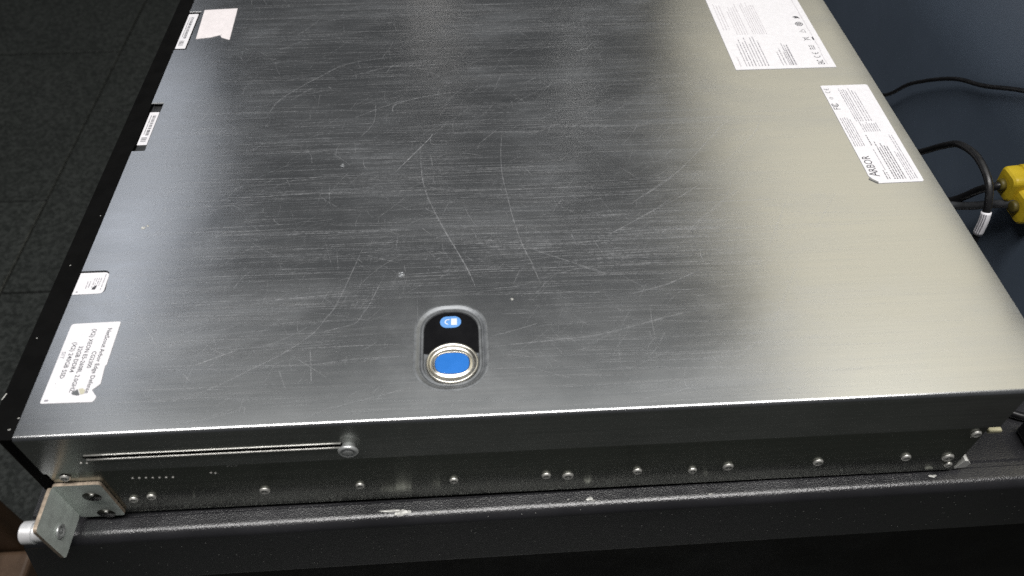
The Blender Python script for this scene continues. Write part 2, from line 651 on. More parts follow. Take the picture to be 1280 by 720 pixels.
# scratches: thin raised burrs lying on the lid
SCR = [
([(705,1716),(943,1711),(1165,1722),(1620,1721)],0.45,3),
([(1787,1892),(2003,2225),(2040,2303)],0.5,3),
([(2040,2303),(2380,2679)],0.35,1),
([(1954,2193),(1971,1890),(2005,1684),(2063,1502),(2133,1314),(2214,1120),(2273,963),(2311,825)],0.8,2),
([(2528,2358),(2503,2077),(2502,1838),(2523,1641),(2551,1411),(2592,1193),(2642,1026),(2677,872)],0.6,2),
([(2601,1186),(2721,1113),(2880,1032),(3072,938)],0.5,2),
([(2029,2286),(2036,2188),(2173,2181)],0.4,2),
([(2026,2086),(2044,1943)],0.5,2),
([(1951,1589),(2063,1502),(2189,1474),(2343,1458)],0.5,1),
([(3682,1831),(3487,1667),(3301,1517)],0.5,2),
([(3638,1612),(3409,1430),(3218,1311),(3003,1178)],0.6,1),
([(3312,1524),(3590,1740),(3795,1958),(4055,2268),(4166,2373)],0.6,2),
([(3762,2036),(4078,2294)],0.5,1),
([(3097,1227),(3370,1410),(3617,1560),(3842,1726)],0.5,2),
([(3579,1222),(3751,1389),(3892,1515),(4103,1688)],0.7,1),
([(3956,1849),(4256,2167),(4377,2362)],0.7,1),
([(790,196),(899,239),(1014,302),(1118,367),(1230,434),(1326,508),(1411,591),(1463,684),(1515,785),(1607,1121),(1663,1360)],0.7,1),
([(1413,574),(1523,607),(1629,641),(1672,718),(1700,775),(1799,1071)],0.5,2),
([(804,400),(908,446),(1017,493)],0.45,3),
([(271,979),(370,842),(502,646),(595,511)],0.5,2),
([(741,367),(801,299)],0.6,2),
([(1250,350),(1305,221)],0.6,1),
([(1402,477),(1433,244)],0.6,1),
([(963,582),(1256,583),(1634,584)],0.4,2),
([(1317,482),(1568,484),(1895,482)],0.4,2),
([(1436,370),(1648,395),(1932,400)],0.7,1),
([(521,260),(888,254)],0.4,1),
([(1546,92),(1668,128),(1975,204)],0.5,1),
([(2347,436),(2591,455),(2912,481),(3117,525),(3356,592),(3540,628)],0.9,1),
([(2376,511),(2487,538),(2654,590)],0.6,1),
([(2399,851),(2570,866)],0.5,2),
([(2633,1033),(2678,879)],0.5,2),
([(2565,998),(2520,881)],0.5,1),
([(2888,1019),(3075,926)],0.6,2),
([(3168,767),(3402,833),(3636,940)],0.7,1),
([(2355,294),(2604,291)],0.4,2),
([(1372,3016),(1720,3147),(2031,3218)],0.7,1),
([(1753,2548),(1765,2653),(1943,2731),(2236,2796)],0.7,2),
([(1624,2699),(1622,2452),(1524,2259)],0.6,1),
([(1735,3380),(1963,3614)],0.6,1),
([(3151,3283),(3257,3323)],0.7,3),
([(2216,3835),(2308,3830)],0.7,2),
([(2288,2743),(2422,2878)],0.5,2),
([(2348,2163),(2510,2350)],0.6,1),
([(840,2485),(912,2727),(1036,2889),(1185,3036),(1405,3207),(1893,3303)],0.9,1),
([(536,2140),(919,2145),(1516,2139)],0.6,1),
([(546,1879),(1379,1882),(1655,1899)],0.5,2),
([(1337,2157),(1501,1989)],0.5,1),
([(250,1023),(934,1030),(1489,1024)],0.5,1),
([(344,837),(877,838),(1461,836)],0.5,2),
([(1265,1354),(1644,1354)],0.5,1),
([(1633,1165),(1715,1134),(1859,1081)],0.4,2),
([(1840,1343),(1828,1155)],0.4,1),
([(1477,1207),(1501,1043)],0.4,1),
([(1974,588),(1969,820)],0.3,1),
([(3025,1279),(2143,1313)],0.4,1),
([(2026,1299),(2535,1299)],0.5,1),
([(2329,991),(2845,970)],0.4,2),
([(2893,1287),(2919,1169)],0.5,2),
([(2852,1519),(2956,1447)],0.5,1),
([(2061,2532),(2719,2516)],0.5,2),
([(1977,2406),(2653,2388)],0.5,1),
([(1403,2585),(2652,3355)],0.4,0),
([(4068,1086),(4324,1537)],0.9,0),
([(3922,481),(4241,1010)],0.8,0),
([(4412,1239),(4645,1558)],0.8,0),
]
bm = bmesh.new()
lay = bm.verts.layers.float.new('depth')
rnd = random.Random(3)
zi = [0]


def ribbon(pts, w, strength, fade=True):
    pts = [Vector((x, y, 0)) for x, y in pts]
    zi[0] += 1
    z = H + 0.00003 + 0.0000006 * (zi[0] % 120)
    prev = None
    n = len(pts)
    for i, p in enumerate(pts):
        t = (pts[min(i + 1, n - 1)] - pts[max(i - 1, 0)])
        if t.length < 1e-9:
            continue
        t.normalize()
        nn = Vector((-t.y, t.x, 0))
        u = i / (n - 1)
        k = min(1, 6 * u + 0.25, 6 * (1 - u) + 0.25) if fade else 1
        hw = w * 0.4 * k * rnd.uniform(0.75, 1.2)
        a = bm.verts.new((p + nn * hw).to_tuple()[:2] + (z,))
        b = bm.verts.new((p - nn * hw).to_tuple()[:2] + (z,))
        s = strength * k * rnd.uniform(0.7, 1.15)
        a[lay] = s
        b[lay] = s
        if prev:
            bm.faces.new((prev[0], a, b, prev[1]))
        prev = (a, b)


STR = (0.16, 0.25, 0.34, 0.7)
for pts, w, s in SCR:
    P = [Vector((x * 1e-4, y * 1e-4, 0)) for x, y in pts]
    cu = catmull(P, 8) if len(P) > 2 else [P[0].lerp(P[1], k / 8) for k in range(9)]
    cu = [(v.x, v.y) for v in cu]
    ribbon(cu, w * 0.001, STR[s])
    if w > 0.6:
        for k in range(2):
            ox, oy = rnd.uniform(-0.0012, 0.0012), rnd.uniform(-0.0012, 0.0012)
            i0 = rnd.randrange(0, max(1, len(cu) // 3))
            i1 = rnd.randrange(2 * len(cu) // 3, len(cu))
            ribbon([(x + ox, y + oy) for x, y in cu[i0:i1]], 0.0003, 0.14)


def on_lid(x, y):
    if not (0.012 < x < 0.53 and 0.004 < y < 0.43):
        return False
    if 0.190 < x < 0.241 and 0.012 < y < 0.080:
        return False
    return True


def hair(x, y, ang, ln, w, s, bend=0.0):
    n = 7
    pts = []
    for k in range(n):
        u = k / (n - 1) - 0.5
        px = x + ln * u * math.cos(ang) - bend * ln * (u * u - 0.25) * math.sin(ang)
        py = y + ln * u * math.sin(ang) + bend * ln * (u * u - 0.25) * math.cos(ang)
        if not on_lid(px, py):
            return
        pts.append((px, py))
    ribbon(pts, w, s)


# fine hairlines along the grain, gathered in bands
bands = [(rnd.uniform(0.03, 0.40), rnd.uniform(0.01, 0.41), rnd.uniform(0.02, 0.09), rnd.uniform(0.003, 0.016)) for _ in range(34)]
for bx, by, sx, sy in bands:
    for k in range(rnd.randint(16, 50)):
        hair(rnd.gauss(bx, sx), rnd.gauss(by, sy), rnd.gauss(0.0, 0.025), rnd.uniform(0.01, 0.075), rnd.uniform(0.00018, 0.00042), rnd.uniform(0.06, 0.36), rnd.uniform(-0.05, 0.05))
for k in range(2000):
    hair(rnd.uniform(0.01, 0.46), rnd.uniform(0.0, 0.43), rnd.gauss(0.0, 0.03), rnd.uniform(0.008, 0.11), rnd.uniform(0.00018, 0.0004), rnd.uniform(0.05, 0.34))
for k in range(1100):
    hair(rnd.uniform(0.01, 0.42), rnd.uniform(0.0, 0.43), rnd.uniform(0, math.pi), abs(rnd.gauss(0, 0.012)) + 0.002, rnd.uniform(0.00018, 0.0004), rnd.uniform(0.08, 0.38), rnd.uniform(-0.5, 0.5))
for k in range(230):
    hair(rnd.uniform(0.05, 0.42), rnd.uniform(0.0, 0.40), rnd.gauss(0.5, 0.3), rnd.uniform(0.01, 0.05), rnd.uniform(0.0002, 0.0007), rnd.uniform(0.06, 0.24), rnd.uniform(-0.3, 0.3))
for k in range(700):
    x, y = rnd.uniform(0.01, 0.45), rnd.uniform(0.0, 0.42)
    hair(x, y, rnd.uniform(0, math.pi), rnd.uniform(0.0003, 0.0012), rnd.uniform(0.0002, 0.00045), rnd.uniform(0.12, 0.55))
# swirls around the dent and the worn zone left of the latch
for k in range(70):
    hair(rnd.gauss(0.187, 0.022), rnd.gauss(0.105, 0.03), rnd.choice((1.57, 1.4, 2.4, 0.4)) + rnd.gauss(0, 0.15), rnd.uniform(0.003, 0.02), rnd.uniform(0.00015, 0.0004), rnd.uniform(0.12, 0.45), rnd.uniform(-0.2, 0.2))
tag(obj('scratches', bm, M_scr, lid), kind='stuff')
# dents and chips in the sheet
dent_spots = ((0.1872, 0.0991, 0.0022), (0.0272, 0.1463, 0.0013), (0.0295, 0.1480, 0.0008), (0.1445, 0.1990, 0.0017), (0.2504, 0.0767, 0.0009))
for i, (x, y, rr) in enumerate(dent_spots):
    bm = bmesh.new()
    lp = []
    for fr, z in ((1.0, 0.00004), (0.8, 0.00035), (0.55, 0.00008), (0.3, 0.0003), (0.05, 0.0004)):
        lp.append([(fr * rr * rnd.uniform(0.8, 1.2) * math.cos(a), fr * rr * rnd.uniform(0.7, 1.1) * math.sin(a), z) for a in [2 * math.pi * k / 12 for k in range(12)]])
    v = ring_strip(bm, lp)
    bm.faces.new(v[-1])
    obj('dent', bm, M_rim if i in (0, 3) else M_chip, lid, False, (x, y, H))

# body under the lid
bm = bmesh.new()
box(bm, (0.0, 0.0010, 0.0015), (0.5112, 0.4335, 0.0519), 0.0006, 1)
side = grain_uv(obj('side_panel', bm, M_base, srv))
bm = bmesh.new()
box(bm, (0.0005, 0.0045, 0.0521), (0.5105, 0.4320, H - 0.0030))
grain_uv(obj('inner_frame', bm, M_inner, srv))
rv = bmesh.new()
lathe(rv, [(0.0034, 0), (0.0033, 0.0003), (0.0028, 0.0012), (0.0023, 0.0014), (0.0018, 0.0009), (0.0014, 0.0004), (0.0010, 0.0006), (0.0007, 0.0012), (0.0002, 0.0013)], 18, lambda x, y, z: (x, -z, y))
rivet0 = obj('rivet', rv, M_rivet, side, True)
riv = [(0.0085, 0.0462), (0.0341, 0.0177), (0.0446, 0.0199), (0.1073, 0.0202), (0.1605, 0.0206), (0.2134, 0.0211), (0.2658, 0.0212), (0.2783, 0.0194), (0.3181, 0.0209),
       (0.3504, 0.0185), (0.3707, 0.0207), (0.4234, 0.0205), (0.4751, 0.0209), (0.5012, 0.0182), (0.5050, 0.0095), (0.5059, 0.0446)]
for i, (x, z) in enumerate(riv):
    o = rivet0 if i == 0 else rivet0.copy()
    if i:
        COL.objects.link(o)
        o.parent = side
    o.location = (x, 0.0008, z)
    s = (0.95, 0.85, 0.85, 1.0, 0.85, 0.85, 0.9, 1.1, 0.9, 0.85, 1.05, 1.0, 0.95, 1.15, 0.8, 0.95)[i]
    o.scale = (s * 0.9, 1, s * 0.9)
# punched dimples
bm = bmesh.new()
dm = [(0.0419 + 0.0035 * k, 0.0415 - 0.0002 * k) for k in range(7)] + [(0.0840, 0.0432), (0.0862, 0.0426), (0.0947, 0.0500), (0.0965, 0.0499), (0.0990, 0.0498)] + \
     [(0.0235, 0.0620), (0.0263, 0.0615), (0.505, 0.041)]
for x, z in dm:
    lathe(bm, [(0.00075, 0), (0.0005, 0.0004), (0.0001, 0.0005)], 8, lambda a, b, h, x=x, z=z: (x + a, (0.0009 if z < 0.052 else -0.0001) - h, z + b))
tag(obj('punch_marks', bm, M_rivet, side), kind='stuff')
# rubbed marks on the side skirt
bm = bmesh.new()
lay = bm.verts.layers.float.new('depth')
for k in range(150):
    x = rnd.choice((rnd.gauss(0.19, 0.02), rnd.gauss(0.29, 0.02), rnd.uniform(0.02, 0.5)))
    z = rnd.choice((rnd.gauss(0.072, 0.007), rnd.gauss(0.060, 0.005)))
    if not 0.054 < z < 0.084 or not 0.01 < x < 0.51 or (x < 0.168 and 0.060 < z < 0.074):
        continue
    ln, w = rnd.uniform(0.0008, 0.007), rnd.uniform(0.0002, 0.0007)
    s = rnd.uniform(0.03, 0.16)
    a = rnd.gauss(0, 0.3)
    q = []
    for u, v in ((-1, -1), (1, -1), (1, 1), (-1, 1)):
        vv = bm.verts.new((x + u * ln / 2 * math.cos(a) - v * w / 2 * math.sin(a), -0.00004 - 0.0000007 * k, z + u * ln / 2 * math.sin(a) + v * w / 2 * math.cos(a)))
        vv[lay] = s
        q.append(vv)
    bm.faces.new(q)
tag(obj('rub_marks', bm, M_scr, lid), kind='stuff')

# front bezel (left)
bz = [(-0.0002, 0.0005), (-0.0002, 0.4335), (-0.0125, 0.4335)]
for i in range(9):
    a = math.radians(180 + 10 * i)
    bz.append((-0.0042 + 0.0090 * math.cos(a) - 0.0002, 0.0125 + 0.0120 * math.sin(a)))
bz[3:4] = [(-0.0134, 0.20), (-0.0136, 0.022)]
bm = bmesh.new()
bi = offset(bz[::-1] if False else bz, 0.0)
prism(bm, bz, 0.003, H - 0.0012)
bez = obj('front_bezel', bm, M_bezel, srv)
bm = bmesh.new()
rnd2 = random.Random(9)
for x, y, a, ln in ((-0.0132, 0.0265, 1.3, 0.004), (-0.0035, 0.0065, 0.3, 0.0013), (-0.0012, 0.0130, 0.8, 0.0008), (-0.0085, 0.118, 0.5, 0.0008), (-0.0095, 0.0640, 0.5, 0.0007), (-0.003, 0.160, 0.2, 0.0006)):
    w = 0.0005
    q = [bm.verts.new((x + u * ln / 2 * math.cos(a) - v * w / 2 * math.sin(a), y + u * ln / 2 * math.sin(a) + v * w / 2 * math.cos(a), H - 0.00112)) for u, v in ((-1, -1), (1, -1), (1, 1), (-1, 1))]
    bm.faces.new(q)
tag(obj('bezel_nicks', bm, M_chip, bez), kind='stuff')
# rear plate and details
bm = bmesh.new()
box(bm, (0.5108, 0.010, 0.010), (0.5155, 0.425, H - 0.004), 0.0006, 1)
obj('rear_panel', bm, M_inner, srv)
bm = bmesh.new()
prism(bm, [(0.5126, 0.0018), (0.5152, 0.0112), (0.5172, 0.0108), (0.5204, 0.0068), (0.5192, 0.0030)], 0.0015, 0.0075, lambda x, z, y: (x, y, z))
obj('corner_clip', bm, M_white, srv)
bm = bmesh.new()
box(bm, (0.5135, 0.0015, 0.0422), (0.5215, 0.0090, 0.0450), 0.0005, 1)
obj('rear_tab', bm, M_tab, srv)

# rack ear
ear = empty('rack_ear')
ear.parent = srv
tag(ear, 'zinc plated mounting ear with orange rusty edges')


def plate(name, pts, to, t0, t1, mat, parent, mat_edge=None):
    bm = bmesh.new()
    prism(bm, pts, t0, t1, to)
    o = obj(name, bm, mat, parent)
    if mat_edge:
        o.data.materials.append(mat_edge)
        nrm = Vector(to(0, 0, 1)) - Vector(to(0, 0, 0))
        for p in o.data.polygons:
            if abs(p.normal.dot(nrm.normalized())) < 0.7:
                p.material_index = 1
    return o


plate('side_flange', rrect(-0.0012, 0.0028, 0.0247, 0.0404, 0.0022, 4), lambda x, z, y: (x, y, z), -0.0012, 0.0007, M_ear, ear, M_brass)
plate('ear_plate', rrect(-0.0262, 0.0045, -0.0010, 0.0404, 0.0022, 4), lambda y, z, x: (x, y, z), -0.0024, -0.0004, M_ear, ear, M_brass)
for (x, z) in ((0.0168, 0.0295), (0.0166, 0.0090)):
    bm = bmesh.new()
    lp = [(0.0050, -0.00005), (0.0047, 0.00012), (0.0034, 0.0008), (0.0030, 0.0004), (0.0012, 0.0003), (0.0010, 0.0010), (0.0001, 0.0010)]
    lathe(bm, [(a, -b) for a, b in lp], 20, lambda a, b, h, x=x, z=z: (x + a, -0.0016 - h - 0.0011, z + b))
    so = obj('countersunk_screw', bm, M_dark, ear, True)
    bm = bmesh.new()
    lathe(bm, [(0.0012, 0), (0.0009, 0.0006), (0.0002, 0.0007)], 10, lambda a, b, h, x=x, z=z: (x + a + 0.0008, -0.0026 - h, z + b + 0.0022))
    obj('screw_glint', bm, M_rivet, so, True)
# hollow rivet nut on the inner face of the ear plate
bm = bmesh.new()
lathe(bm, [(0.0042, 0), (0.0040, 0.0010), (0.0033, 0.0014), (0.0025, 0.0010), (0.0022, 0.0002), (0.0013, 0.0004), (0.0009, 0.0013), (0.0002, 0.0014)], 22, lambda a, b, h: (h - 0.0003, -0.0168 + a, 0.0195 + b))
obj('rivet_nut', bm, M_pin, ear, True)
bm = bmesh.new()
lathe(bm, [(0.0036, 0), (0.0036, 0.0045), (0.0052, 0.0048), (0.0052, 0.0092), (0.0049, 0.0096), (0.0051, 0.0101), (0.0062, 0.0104), (0.0062, 0.0162), (0.0056, 0.0169), (0.0048, 0.0171), (0.0003, 0.0172)], 40,
      lambda a, b, h: (-0.0024 - h, -0.0168 + a, 0.0195 + b))
obj('thumb_screw', bm, M_alu, ear)

# lid release latch
lat = empty('lid_latch')
lat.parent = srv


def rr_at(d, z):
    return [(x, y, H + z) for x, y in rrect(0.1965 + d, 0.0174 + d, 0.2350 - d, 0.0739 - d, 0.0165 - d * 0.9, 10)]


bm = bmesh.new()
v = ring_strip(bm, [rr_at(-0.0008, 0.00005), rr_at(0.0002, 0.00012), rr_at(0.0010, -0.00015), rr_at(0.0019, -0.0006), rr_at(0.0024, -0.0007), rr_at(0.0028, -0.0011), rr_at(0.0030, -0.0007), rr_at(0.0041, -0.0006), rr_at(0.0046, -0.0018)])
bm.faces.new(v[-1])
obj('latch_rim', bm, M_rim, lat, False)
RC = (0.2162, 0.0343)
ix0, ix1, iy1 = 0.1965 + 0.0046, 0.2350 - 0.0046, 0.0739 - 0.0046
pp = []
arc_r = 0.0146
a_s = math.degrees(math.asin(min(1, (0.0407 - RC[1]) / arc_r)))
top = [p for p in rrect(ix0, 0.040, ix1, iy1, 0.0125, 8) if p[1] > 0.055]
pp = top[:]
a0 = 180 - 30
a1 = 30
pp.append((ix0, 0.0422))
for i in range(13):
    a = math.radians(a0 + (a1 - a0) * i / 12)
    pp.append((min(ix1, max(ix0, RC[0] + arc_r * math.cos(a))), RC[1] + arc_r * math.sin(a)))
pp.append((ix1, 0.0412))
bm = bmesh.new()
fill(bm, [[(x, y, H - 0.0010) for x, y in pp]])
ring_strip(bm, [[(x, y, H - 0.0017) for x, y in pp], [(x, y, H - 0.0010) for x, y in pp]])
obj('latch_panel', bm, M_gloss, lat)
bm = bmesh.new()
prism(bm, rrect(0.2097, 0.0586, 0.2213, 0.0666, 0.0039, 8), H - 0.00095, H - 0.0007)
obj('lock_badge', bm, M_badge, lat)
bm = bmesh.new()
prism(bm, [(0.2158, 0.0603), (0.2190, 0.0603), (0.2190, 0.0648), (0.2158, 0.0648)], H - 0.00065, H - 0.0005)
lo, li = [], []
for i in range(11):
    a = math.radians(90 + 18 * i)
    lo.append((0.2142 + 0.0020 * math.cos(a), 0.0626 + 0.0019 * math.sin(a), H - 0.00055))
    li.append((0.2142 + 0.0014 * math.cos(a), 0.0626 + 0.0013 * math.sin(a), H - 0.00055))
lo = [(0.2150, 0.0645, H - 0.00055)] + lo
li = [(0.2150, 0.0639, H - 0.00055)] + li
ring_strip(bm, [lo, li], close=False)
obj('lock_icon', bm, M_icon, lat)
# ring: round outside, blending to the oval button opening
bm = bmesh.new()
NN = 48
oval = []
for k in range(NN):
    a = 2 * math.pi * k / NN
    cx_, sy_ = math.cos(a), math.sin(a)
    e = 2.6
    q = (abs(cx_ / 0.0094) ** e + abs(sy_ / 0.0070) ** e) ** (-1 / e)
    oval.append((q * cx_, q * sy_))
circ = [(0.0140 * math.cos(2 * math.pi * k / NN), 0.0133 * math.sin(2 * math.pi * k / NN)) for k in range(NN)]
lp = []
for t, z in ((0, -0.0016), (0.0, 0.0002), (0.05, 0.0007), (0.16, 0.0009), (0.28, 0.0006), (0.42, -0.0002), (0.6, -0.0008), (0.78, -0.0006), (0.9, 0.0), (1.0, 0.0001), (1.04, -0.0012)):
    lp.append([(RC[0] + c0[0] + (o0[0] - c0[0]) * t, RC[1] + c0[1] + (o0[1] - c0[1]) * t, H + z) for c0, o0 in zip(circ, oval)])
ring_strip(bm, lp)
obj('release_ring', bm, M_chrome, lat, True)
bm = bmesh.new()
vs = ring_strip(bm, [[(RC[0] + x * s, RC[1] + y * s, H + z) for x, y in oval] for s, z in ((0.97, -0.0016), (0.96, -0.0003), (0.92, 0.00005))])
bm.faces.new(vs[-1])
obj('release_button', bm, M_blue, lat)

# ------------------------------------------------------------------ stickers
TXT = {}


def text_mesh(s, bold=0.0):
    cu = bpy.data.curves.new('tmp', 'FONT')
    cu.body = s
    cu.size = 1.0
    cu.offset = bold
    cu.resolution_u = 2
    o = bpy.data.objects.new('tmp', cu)
    COL.objects.link(o)
    bpy.context.view_layer.update()
    dg = bpy.context.evaluated_depsgraph_get()
    me = bpy.data.meshes.new_from_object(o.evaluated_get(dg))
    bpy.data.objects.remove(o)
    bpy.data.curves.remove(cu)
    vs = [v.co.copy() for v in me.vertices]
    fs = [list(p.vertices) for p in me.polygons]
    bpy.data.meshes.remove(me)
    return vs, fs


class Print:
    """collects flat print on a sticker; frame: origin o, reading direction u, up v (in the lid plane)"""

    def __init__(self, o, u, v, z):
        self.o, self.u, self.v, self.z = o, u, v, z
        self.bm = bmesh.new()

    def pt(self, a, b):
        return (self.o[0] + self.u[0] * a + self.v[0] * b, self.o[1] + self.u[1] * a + self.v[1] * b, self.z)

    def poly(self, pts):
        self.bm.faces.new([self.bm.verts.new(self.pt(a, b)) for a, b in pts])

    def bar(self, a0, b0, a1, b1):
        self.poly([(a0, b0), (a1, b0), (a1, b1), (a0, b1)])

    def text(self, s, a, b, h, length=None, bold=0.0):
        vs, fs = text_mesh(s, bold)
        x0 = min(v.x for v in vs)
        x1 = max(v.x for v in vs)
        ky = h / 0.70
        kx = length / (x1 - x0) if length else ky
        bv = [self.bm.verts.new(self.pt(a + (v.x - x0) * kx, b + v.y * ky)) for v in vs]
        for f in fs:
            try:
                self.bm.faces.new([bv[i] for i in f])
            except ValueError:
                pass

    def rows(self, a0, a1, b_top, n, pitch, h, rnd, ragged=0.25, dense=0.85):
        for i in range(n):
            end = a1 - (a1 - a0) * ragged * rnd.random()
            a = a0
            b = b_top - i * pitch
            while a < end:
                w = rnd.uniform(0.0008, 0.0034)
                # a word: a few short strokes of uneven height
                x = a
                while x < min(a + w, end):
                    q = rnd.uniform(0.00025, 0.00050)
                    k = rnd.uniform(0.5, 1.0)
                    self.bar(x, b, x + q, b + h * k)
                    x += q + rnd.uniform(0.0001, 0.00022)
                a += w + rnd.uniform(0.0004, 0.0009)

    def arc(self, ca, cb, r0, r1, t0, t1, n=12, sx=1.0):
        for i in range(n):
            p, q = math.radians(t0 + (t1 - t0) * i / n), math.radians(t0 + (t1 - t0) * (i + 1) / n)
            self.poly([(ca + sx * r0 * math.cos(p), cb + r0 * math.sin(p)), (ca + sx * r1 * math.cos(p), cb + r1 * math.sin(p)),
                       (ca + sx * r1 * math.cos(q), cb + r1 * math.sin(q)), (ca + sx * r0 * math.cos(q), cb + r0 * math.sin(q))])

    def ce(self, a, b, s):
        self.arc(a + s, b, 0.78 * s, s, 90, 270)
        self.arc(a + 2.9 * s, b, 0.78 * s, s, 90, 270)
        self.bar(a + 2.1 * s, b - 0.11 * s, a + 2.75 * s, b + 0.11 * s)

    def code(self, a0, a1, b0, b1, rnd):
        a = a0
        while a < a1:
            w = rnd.choice((0.00025, 0.00045, 0.0007))
            self.bar(a, b0, min(a + w, a1), b1)
            a += w + rnd.choice((0.0003, 0.0005, 0.0008))

    def done(self, name, mat, parent):
        me_bm = self.bm
        return obj(name, me_bm, mat, parent)


def paper(name, pts, z, label, mat=None, th=0.00022):
    bm = bmesh.new()
    prism(bm, pts, z, z + th)
    o = obj(name, bm, mat or M_paper, srv)
    o['label'] = label
    return o


def round_poly(pts, rad, n=4):
    out = []
    m = len(pts)
    for i in range(m):
        p, q, s = Vector(pts[i - 1]), Vector(pts[i]), Vector(pts[(i + 1) % m])
        rr = rad[i] if isinstance(rad, (list, tuple)) else rad
        if rr <= 0:
            out.append(tuple(q))
            continue
        a, b = q + (p - q).normalized() * rr, q + (s - q).normalized() * rr
        for k in range(n + 1):
            t = k / n
            w = a * (1 - t) ** 2 + q * 2 * t * (1 - t) + b * t * t
            out.append((w.x, w.y))
    return out


ZL = H + 0.00006
rl = random.Random(21)
# specification sticker near the front corner, its edge torn
sp = paper('spec_sticker', round_poly([(0.0073, 0.0718), (0.0073, 0.0202), (0.0338, 0.0198), (0.0348, 0.0228), (0.0312, 0.0272), (0.0345, 0.0308), (0.0336, 0.0424), (0.0342, 0.0430), (0.0338, 0.0722)],
                                      [0.002, 0.001, 0.001, 0.0008, 0, 0.0006, 0, 0, 0.0012]), ZL, 'white sticker with six lines of text and a torn corner')
P_ = Print((0.0, 0.0, 0), (0, -1), (1, 0), ZL + 0.00026)
for s, x, y0, y1, h in (('NetScout Arbor Edge Defense', 0.0281, 0.0676, 0.0252, 0.0023), ('CG2300', 0.0243, 0.0522, 0.0412, 0.0023), ('(X2) XEON E5-2608L 2.0GHZ', 0.0200, 0.0676, 0.0262, 0.0023),
                        ('32GB DDR4', 0.0161, 0.0560, 0.0390, 0.0023), ('(X2) 240GB SSD', 0.0122, 0.0588, 0.0352, 0.0023)):
    P_.text(s, -y0, x, h, y0 - y1, 0.012)
P_.done('printed_text', M_ink, sp)
P2 = Print((0.0, 0.0, 0), (0, -1), (1, 0), ZL + 0.00026)
P2.text('SIT', -0.0527, 0.0083, 0.0021, 0.0048)
P2.bar(-0.0223, 0.0090, -0.0213, 0.0110)
P2.bar(-0.0322, 0.0112, -0.0318, 0.0116)
P2.done('faint_text', M_inkfaint, sp)
bm = bmesh.new()
prism(bm, [(0.0239, 0.0279), (0.0213, 0.0258), (0.0222, 0.0247), (0.0250, 0.0240), (0.0259, 0.0244)], ZL + 0.0003, ZL + 0.0005)
obj('torn_hole', bm, M_rim, sp)
bm = bmesh.new()
prism(bm, [(0.0243, 0.0281), (0.0262, 0.0245), (0.0278, 0.0250), (0.0279, 0.0272), (0.0262, 0.0285)], ZL + 0.00028, ZL + 0.0004)
obj('glue_patch', bm, M_glue, sp)

# tag sticker in the notch at the front edge
zt = H - 0.0009
tg = paper('notch_sticker', round_poly([(0.0, 0.0942), (0.0174, 0.0944), (0.0166, 0.1108), (0.0001, 0.1108)], [0, 0.003, 0.003, 0]), zt, 'small white rounded sticker in the largest notch of the lid edge')
P_ = Print((0, 0, 0), (0, -1), (1, 0), zt + 0.00026)
P_.rows(-0.1092, -0.0965, 0.0148, 1, 0.001, 0.0006, rl)
P_.rows(-0.1065, -0.0975, 0.0130, 4, 0.0012, 0.0006, rl, 0.3)
P_.rows(-0.1040, -0.0975, 0.0074, 2, 0.0014, 0.0007, rl, 0.3)
P_.bar(-0.0965, 0.0016, -0.0957, 0.0026)
P_.done('printed_text', M_inkfaint, tg)
P_ = Print((0, 0, 0), (0, -1), (1, 0), zt + 0.00030)
P_.poly([(-0.1010, 0.0120), (-0.0975, 0.0120), (-0.0975, 0.0100), (-0.0990, 0.0100)])
P_.done('printed_mark', M_ink, tg)
for nm, x0, x1, y0, y1, zz, lab in (('barcode_sticker', 0.0004, 0.0070, 0.2316, 0.2690, H - 0.0028, 'narrow barcode sticker sunk in the middle notch of the front edge'),
                                    ('barcode_sticker', 0.0006, 0.0084, 0.3487, 0.4010, H - 0.0006, 'narrow barcode sticker farthest along the front edge')):
    st = paper(nm, rrect(x0, y0, x1, y1, 0.0004, 2), zz, lab)
    P_ = Print((0, 0, 0), (0, -1), (1, 0), zz + 0.00026)
    ln = y1 - y0
    P_.code(-y1 + 0.10 * ln, -y1 + 0.72 * ln, x0 + 0.0030, x0 + 0.0052, rl)
    P_.code(-y1 + 0.78 * ln, -y1 + 0.92 * ln, x0 + 0.0012, x0 + 0.0050, rl)
    P_.rows(-y1 + 0.1 * ln, -y1 + 0.7 * ln, x0 + 0.0016, 1, 0.001, 0.0007, rl)
    P_.done('barcode', M_ink, st)
# half torn faded sticker
fs_ = paper('torn_sticker', [(0.0124, 0.4058), (0.0144, 0.3613), (0.0200, 0.3622), (0.0258, 0.3631), (0.0310, 0.3655), (0.0339, 0.3668), (0.0330, 0.3650), (0.0345, 0.3622), (0.0413, 0.3587), (0.0393, 0.4072)], ZL, 'faded pinkish blank sticker torn along its near edge', M_pink)

# ---- large regulatory sticker, rear far corner (reads along +y, top towards -x)
bx0, bx1, by0, by1 = 0.4341, 0.5122, 0.2958, 0.4290
big = paper('regulatory_sticker', rrect(bx0, by0, bx1, by1, 0.0008, 3), ZL, 'large white sticker with rows of small print and a row of symbols')
fr = ((0, 0), (0, 1), (-1, 0), ZL + 0.00026)
P_ = Print(*fr)
P_.rows(0.300, 0.342, -0.4440, 8, 0.00245, 0.00095, rl, 0.28)
P_.rows(0.300, 0.330, -0.4725, 5, 0.0026, 0.0009, rl, 0.4)
P_.rows(0.300, 0.331, -0.4790, 3, 0.0017, 0.0009, rl, 0.12)
P_.done('small_print', M_inkfaint, big)
P_ = Print(*fr)
P_.rows(0.300, 0.315, -0.4395, 1, 0.002, 0.0009, rl, 0.1)
P_.rows(0.345, 0.395, -0.4480, 5, 0.0021, 0.0008, rl, 0.3)
P_.rows(0.345, 0.395, -0.4610, 7, 0.0018, 0.0008, rl, 0.35)
P_.rows(0.352, 0.398, -0.4385, 3, 0.0024, 0.0008, rl, 0.5)
